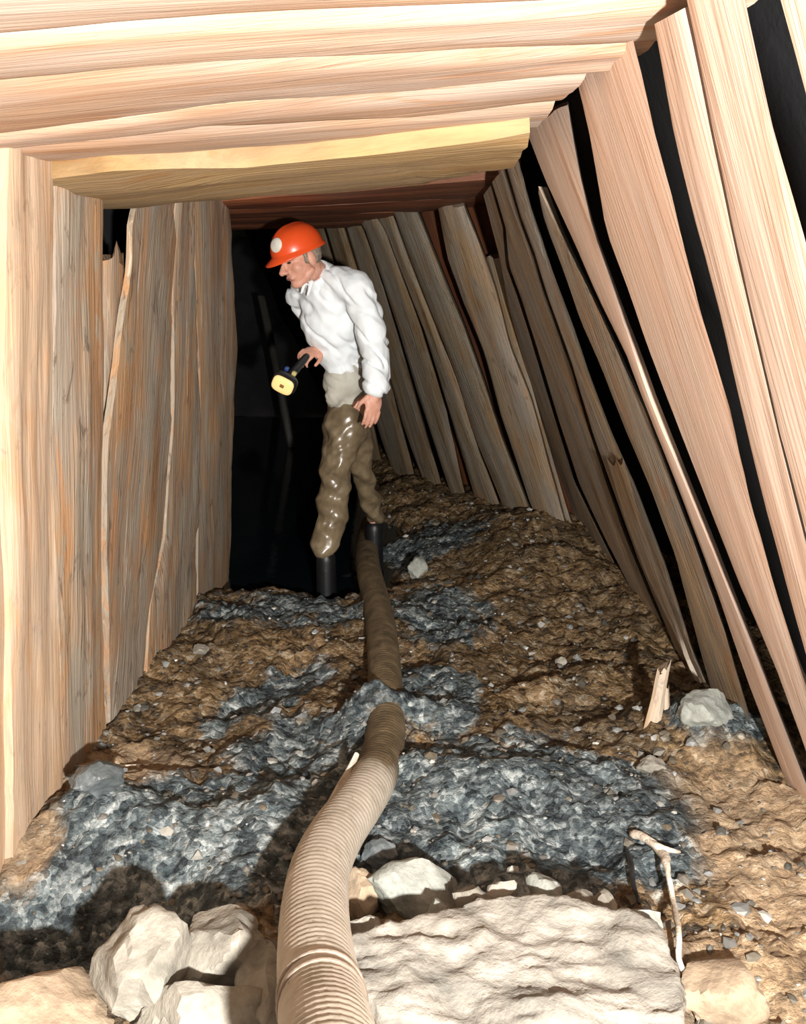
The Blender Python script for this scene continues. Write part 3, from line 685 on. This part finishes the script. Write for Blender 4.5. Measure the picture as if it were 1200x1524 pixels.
footR = J['anR'].copy(); footR[2] = -0.17; footL = J['anL'].copy(); footL[2] = max(-0.17, min(zf(footL), 0.05) + 0.03)
for a, k, n, ft in (('hipR', 'knR', 'anR', footR), ('hipL', 'knL', 'anL', footL)):
    chain(bm, [J['pelvis'], J[a], J[k], J[n], ft, ft + np.array([-0.13, -0.10, -0.01])], [0.07, 0.058, 0.036, 0.026, 0.028, 0.028])
# his left hand hangs open, fingers slightly curled
def hand(w, d, side, pal, curls, spread=0.021, thumb=None, size=1.0):
    """w wrist, d direction of the fingers, side across the knuckles towards the thumb, pal palm normal"""
    d = norm(d); side = norm(side - d * (side @ d)); pal = norm(pal - d * (pal @ d) - side * (pal @ side))
    ellipsoid(bm, w + d * 0.05 * size, (side * 0.043 * size, pal * 0.017 * size, d * 0.058 * size))
    capsule(bm, w, w + d * 0.03, 0.027, 0.026)
    for k, (ln, off) in enumerate(((0.072, 1.5), (0.082, 0.5), (0.076, -0.5), (0.060, -1.5))):
        p = w + d * (0.092 - 0.004 * abs(off)) * size + side * off * spread * size; ang = 0.0
        for j, fr in enumerate((0.42, 0.32, 0.26)):
            ang += curls[j]
            q = p + (d * math.cos(ang) + pal * math.sin(ang)) * ln * fr * size
            capsule(bm, p, q, 0.0098 - 0.0012 * j, 0.0090 - 0.0012 * j, 10); p = q
    t0 = w + d * 0.025 * size + side * 0.032 * size
    tv_ = thumb if thumb is not None else (d * 0.7 + side * 0.6 + pal * 0.35)
    t1 = t0 + norm(tv_) * 0.042 * size; t2 = t1 + norm(tv_ - side * 0.55 + pal * 0.2) * 0.034 * size
    capsule(bm, t0, t1, 0.014, 0.011, 10); capsule(bm, t1, t2, 0.011, 0.008, 10)
hand(J['wrL'] + np.array([0, 0, -0.005]), np.array([-0.12, -0.12, -1.0]), np.array([-0.85, -0.5, 0]), np.array([-0.55, 0.8, 0.1]), (0.18, 0.28, 0.25))
# his right hand closes on the handle of the lamp
lampH = at_y(421, 573, 4.46); lampT = at_y(452, 536, 4.62)
ld = norm(lampH - lampT); grip = lampT + ld * 0.03
hdw = J['wrR']; hv = norm(grip - hdw)
palm = norm(np.array([0.1, 0.15, -1.0]))
hand(hdw - hv * 0.01, hv + np.array([-0.25, -0.1, 0.15]), np.array([-0.45, -0.65, -0.15]), palm, (0.55, 0.85, 0.75), size=0.95)
body = remeshed('body', bm, 0.0048, 5, M_SKIN, man, base)

# face details, hair
def small(name, mat, fn):
    b2 = bmesh.new(); fn(b2); me = bpy.data.meshes.new(name); b2.to_mesh(me); b2.free()
    for v in me.vertices: v.co = v.co - Vector(base.tolist())
    return link(name, me, mat, man)
for sgn in (-1, 1):
    small('eye', M_EYE, lambda q: ellipsoid(q, hd(0.030 * sgn, 0.077, 0.002), ax(0.011, 0.009, 0.005), 2))
    small('eyebrow', M_HAIR, lambda q: capsule(q, hd(0.014 * sgn, 0.092, 0.024), hd(0.046 * sgn, 0.077, 0.022), 0.005, 0.004))
small('mouth', M_LIP, lambda q: ellipsoid(q, hd(0, 0.088, -0.067), ax(0.021, 0.007, 0.005), 2))
bm = bmesh.new()
ellipsoid(bm, hd(0, -0.030, 0.012), ax(0.080, 0.082, 0.075))
for sgn in (-1, 1): capsule(bm, hd(0.074 * sgn, 0.012, 0.03), hd(0.070 * sgn, 0.010, -0.022), 0.011, 0.007)
remeshed('hair', bm, 0.006, 2, M_HAIR, man, base, lambda c_: 0.003 * mnoise.noise(c_ * 60))

# hard hat
def hat():
    bm = bmesh.new(); n, mm = 26, 48
    cen = hd(0, -0.004, 0.040); grid = []
    for i in range(n):
        t = i / (n - 1) * math.pi / 2
        row = []
        for k in range(mm):
            a = 2 * math.pi * k / mm
            cf, sr = math.cos(a), math.sin(a)
            rr = math.cos(t) ** 0.8
            z = math.sin(t) * 0.108
            ridge = 0.006 * math.exp(-(sr * rr / 0.16) ** 2) * math.sin(t)
            row.append(cen + f * cf * rr * 0.126 + r * sr * rr * 0.105 + u * (z + ridge))
        grid.append(row)
    brim = []
    for k in range(mm):
        a = 2 * math.pi * k / mm; cf, sr = math.cos(a), math.sin(a)
        ext = 0.010 + 0.034 * max(0, cf) ** 2
        brim.append(cen + f * cf * (0.126 + ext) + r * sr * (0.105 + ext * 0.8) + u * (-0.010 - 0.012 * max(0, cf) ** 2))
    lip = [p - u * 0.006 for p in brim]
    rows = [lip, brim] + grid
    vv = [[bm.verts.new((p - base).tolist()) for p in row] for row in rows[:-1]]
    topv = bm.verts.new((rows[-1][0] - base).tolist())
    for i in range(len(vv) - 1):
        for k in range(mm): bm.faces.new((vv[i][k], vv[i][(k + 1) % mm], vv[i + 1][(k + 1) % mm], vv[i + 1][k]))
    for k in range(mm): bm.faces.new((vv[-1][k], vv[-1][(k + 1) % mm], topv))
    bmesh.ops.recalc_face_normals(bm, faces=bm.faces)
    me = bpy.data.meshes.new('hard_hat'); bm.to_mesh(me); bm.free()
    o = link('hard_hat', me, M_HAT, man); sd = o.modifiers.new('t', 'SOLIDIFY'); sd.thickness = 0.003
    o['label'] = 'orange hard hat with a white round emblem'
    ed = norm(f * 0.86 + r * -0.30 + u * 0.45)
    t = 0.50; a = -0.28
    c_ = cen + f * math.cos(a) * math.cos(t) ** 0.8 * 0.126 + r * math.sin(a) * math.cos(t) ** 0.8 * 0.105 + u * math.sin(t) * 0.108
    ex = norm(np.cross(u, ed)); ey = np.cross(ed, ex)
    b2 = bmesh.new(); ellipsoid(b2, c_ + ed * 0.001 - base, (ex * 0.033, ey * 0.033, ed * 0.010))
    me = bpy.data.meshes.new('emblem'); b2.to_mesh(me); b2.free()
    link('emblem', me, M_EMBLEM, o)
hat()

# shirt
def fold(c_):
    v = Vector((c_.x * 9, c_.y * 9, c_.z * 6))
    w = c_.z * 1.0 + c_.x * 0.9
    crease = abs(mnoise.noise(Vector((w * 13, c_.y * 5, (c_.x - c_.z) * 4))))
    return 0.008 * mnoise.noise(v) - 0.014 * max(0.0, 0.25 - crease) / 0.25 + 0.004 * mnoise.noise(v * 3)
bm = bmesh.new()
def oval(c_, w, d, h, tilt=None):
    t = norm(tilt if tilt is not None else np.array([-0.25, -0.1, 1.0])); sx = norm(np.array([0.80, -0.6, 0.0])); fy = norm(np.cross(t, sx)); sx = np.cross(fy, t)
    ellipsoid(bm, c_, (sx * w, fy * d, t * h))
def sec(px, py, Y): return at_y(px, py, Y)
oval(sec(492, 446, 4.72), 0.170, 0.120, 0.14); oval(sec(490, 480, 4.74), 0.150, 0.125, 0.16); oval(sec(502, 518, 4.78), 0.125, 0.115, 0.12)
oval(sec(511, 545, 4.80), 0.105, 0.105, 0.08); oval(sec(486, 420, 4.70), 0.120, 0.095, 0.085)
capsule(bm, sec(470, 416, 4.72), J['shR'], 0.075, 0.080)
chain(bm, [sec(500, 420, 4.66), J['shL'], sec(547, 470, 4.56), J['elL'], sec(560, 545, 4.50), sec(560, 574, 4.47)], [0.085, 0.088, 0.076, 0.070, 0.064, 0.062])
chain(bm, [J['shR'], J['elR'] + np.array([0.0, 0.02, 0]), J['wrR'] + np.array([0.03, 0.05, 0])], [0.080, 0.066, 0.052])
chain(bm, [J['elL'] + np.array([0.02, 0.03, 0.0]), sec(573, 574, 4.52)], [0.050, 0.030])
shirt = remeshed('shirt', bm, 0.0075, 5, M_SHIRT, man, base, fold)
bm = bmesh.new()
for k in range(40):
    a = 2 * math.pi * k / 40; nd = norm(J['neck1'] - J['neck0']); e1 = norm(np.cross(nd, (0, 1, 0))); e2 = np.cross(nd, e1)
    p = J['neck0'] + nd * 0.01 + (e1 * math.cos(a) + e2 * math.sin(a)) * 0.070
    capsule(bm, p - nd * 0.015, p + nd * 0.022 + (e1 * math.cos(a) + e2 * math.sin(a)) * -0.006, 0.016, 0.008)
for px, py in ((458, 440), (449, 436)):
    capsule(bm, sec(px + 6, py - 20, 4.57), sec(px, py, 4.55), 0.012, 0.006)
remeshed('collar', bm, 0.005, 2, M_SHIRT, man, base)
bm = bmesh.new()
chain(bm, [sec(513, 545, 4.80), sec(513, 590, 4.82)], [0.098, 0.094])
oval(sec(512, 566, 4.80), 0.104, 0.112, 0.11, np.array([0.0, 0, 1])); oval(sec(498, 590, 4.74), 0.05, 0.05, 0.05, np.array([0.0, 0, 1]))
tail = remeshed('shirt_tail', bm, 0.0075, 4, M_TAIL, man, base, lambda c_: 0.5 * fold(c_))
tail['label'] = 'greyish beige lower part of the shirt'

# waders and boots
def wfold(c_):
    a = mnoise.noise(Vector((c_.x * 7, c_.y * 7, c_.z * 13 + c_.x * 9))); b_ = mnoise.noise(Vector((c_.x * 16, c_.y * 16, c_.z * 30 - c_.x * 20)))
    return 0.026 * a + 0.006 * b_
bm = bmesh.new()
chain(bm, [sec(515, 592, 4.84), sec(514, 640, 4.80), sec(508, 672, 4.76)], [0.095, 0.108, 0.090])
oval(sec(515, 640, 4.82), 0.105, 0.115, 0.14, np.array([0.0, 0, 1.0]))
chain(bm, [sec(508, 640, 4.82), sec(499, 706, 4.70), sec(494, 755, 4.63), sec(485, 812, 4.57)], [0.090, 0.074, 0.074, 0.068])
chain(bm, [sec(525, 640, 4.84), sec(539, 698, 4.94), sec(550, 740, 5.03), sec(557, 768, 5.10)], [0.085, 0.054, 0.054, 0.052])
wd_ = remeshed('waders', bm, 0.0075, 4, M_WADER, man, base, wfold)
for v in wd_.data.vertices:                                        # level trouser hems
    x = v.co.x + base[0]; hem = (J['anR'][2] - 0.02 if x < -0.25 else J['anL'][2] + 0.0) + 0.012 * mnoise.noise(Vector((x * 30, v.co.y * 30, 0))) - base[2]
    if v.co.z < hem: v.co.z = hem
wd_.data.update()
for an, ft in ((J['anR'], footR), (J['anL'], footL)):
    bm = bmesh.new()
    chain(bm, [an + np.array([0, 0, -0.03]), ft], [0.048, 0.050]); chain(bm, [ft, ft + np.array([-0.15, -0.11, -0.012])], [0.046, 0.040])
    remeshed('boot', bm, 0.008, 3, M_BOOT, man, base)

# ------------------------------------------------------------------ hand lamp
lamp = bpy.data.objects.new('hand_lamp', None); COL.objects.link(lamp); lamp.location = grip.tolist()
tag(lamp, 'dark hand lamp with a yellow square lens in the man\'s hand', 'lamp')
fx = norm(np.array([-0.22, -0.93, -0.28])); ex = norm(np.cross(fx, (0.5, 0, 1.0))); ey = np.cross(ex, fx)
def pill(name, c_, hx, hy, hz, mat, parent=None):
    b2 = bmesh.new(); rows = []
    for z, k in ((-hz, 0.9), (-hz * 0.5, 1.0), (hz * 0.4, 0.98), (hz, 0.82), (hz * 1.25, 0.45)):
        rows.append([])
        for i in range(32):
            a = 2 * math.pi * i / 32; ca, sa = math.cos(a), math.sin(a)
            rows[-1].append(b2.verts.new((math.copysign(abs(ca) ** 0.62, ca) * hx * k, math.copysign(abs(sa) ** 0.62, sa) * hy * k, z)))
    for p_, q_ in zip(rows[:-1], rows[1:]):
        for i in range(32): b2.faces.new((p_[i], p_[(i + 1) % 32], q_[(i + 1) % 32], q_[i]))
    b2.faces.new(rows[0][::-1]); b2.faces.new(rows[-1])
    b2.transform(Matrix([[ex[i], ey[i], fx[i], (c_ - grip)[i]] for i in range(3)] + [[0, 0, 0, 1]]))
    me = bpy.data.meshes.new(name); b2.to_mesh(me); b2.free()
    return link(name, me, mat, parent or lamp)
def rbox(name, c_, hx, hy, hz, mat, bev, parent=None):
    b2 = bmesh.new(); bmesh.ops.create_cube(b2, size=1.0)
    for v in b2.verts: v.co = Vector((v.co.x * 2 * hx, v.co.y * 2 * hy, v.co.z * 2 * hz))
    bmesh.ops.bevel(b2, geom=list(b2.edges), offset=bev, segments=4, affect='EDGES', profile=0.5)
    Mx = Matrix([[ex[i], ey[i], fx[i], (c_ - grip)[i]] for i in range(3)] + [[0, 0, 0, 1]])
    b2.transform(Mx); me = bpy.data.meshes.new(name); b2.to_mesh(me); b2.free()
    return link(name, me, mat, parent or lamp)
m, nt, b = nodes_of('lit_lens'); b.inputs['Base Color'].default_value = (0.75, 0.50, 0.20, 1)
b.inputs['Emission Color'].default_value = (1.0, 0.66, 0.28, 1); b.inputs['Emission Strength'].default_value = 0.55; b.inputs['Roughness'].default_value = 0.25
M_LENS = m
M_BULB = simple('bulb_brown', (0.30, 0.14, 0.04), 0.3)
M_KNOB = simple('yellow_switch', (0.60, 0.50, 0.20), 0.4)
M_BLUE = simple('blue_button', (0.03, 0.06, 0.22), 0.4)
hdp = lampH
pill('lamp_head', hdp - fx * 0.022, 0.058, 0.047, 0.024, M_BLACK)
lens = pill('lens', hdp + fx * 0.004, 0.050, 0.039, 0.008, M_LENS)
rbox('bulb', hdp + fx * 0.014, 0.010, 0.008, 0.004, M_BULB, 0.0035, lens)
bm = bmesh.new(); chain(bm, [lampT - grip - ld * 0.03, hdp - fx * 0.035 - grip], [0.017, 0.022])
remeshed('handle', bm, 0.005, 2, M_BLACK, lamp, (0, 0, 0))
kp = at_y(438, 556, 4.49); rbox('switch', kp, 0.011, 0.010, 0.010, M_KNOB, 0.006)
kp = at_y(427, 549, 4.52); rbox('button', kp, 0.010, 0.010, 0.010, M_BLUE, 0.006)
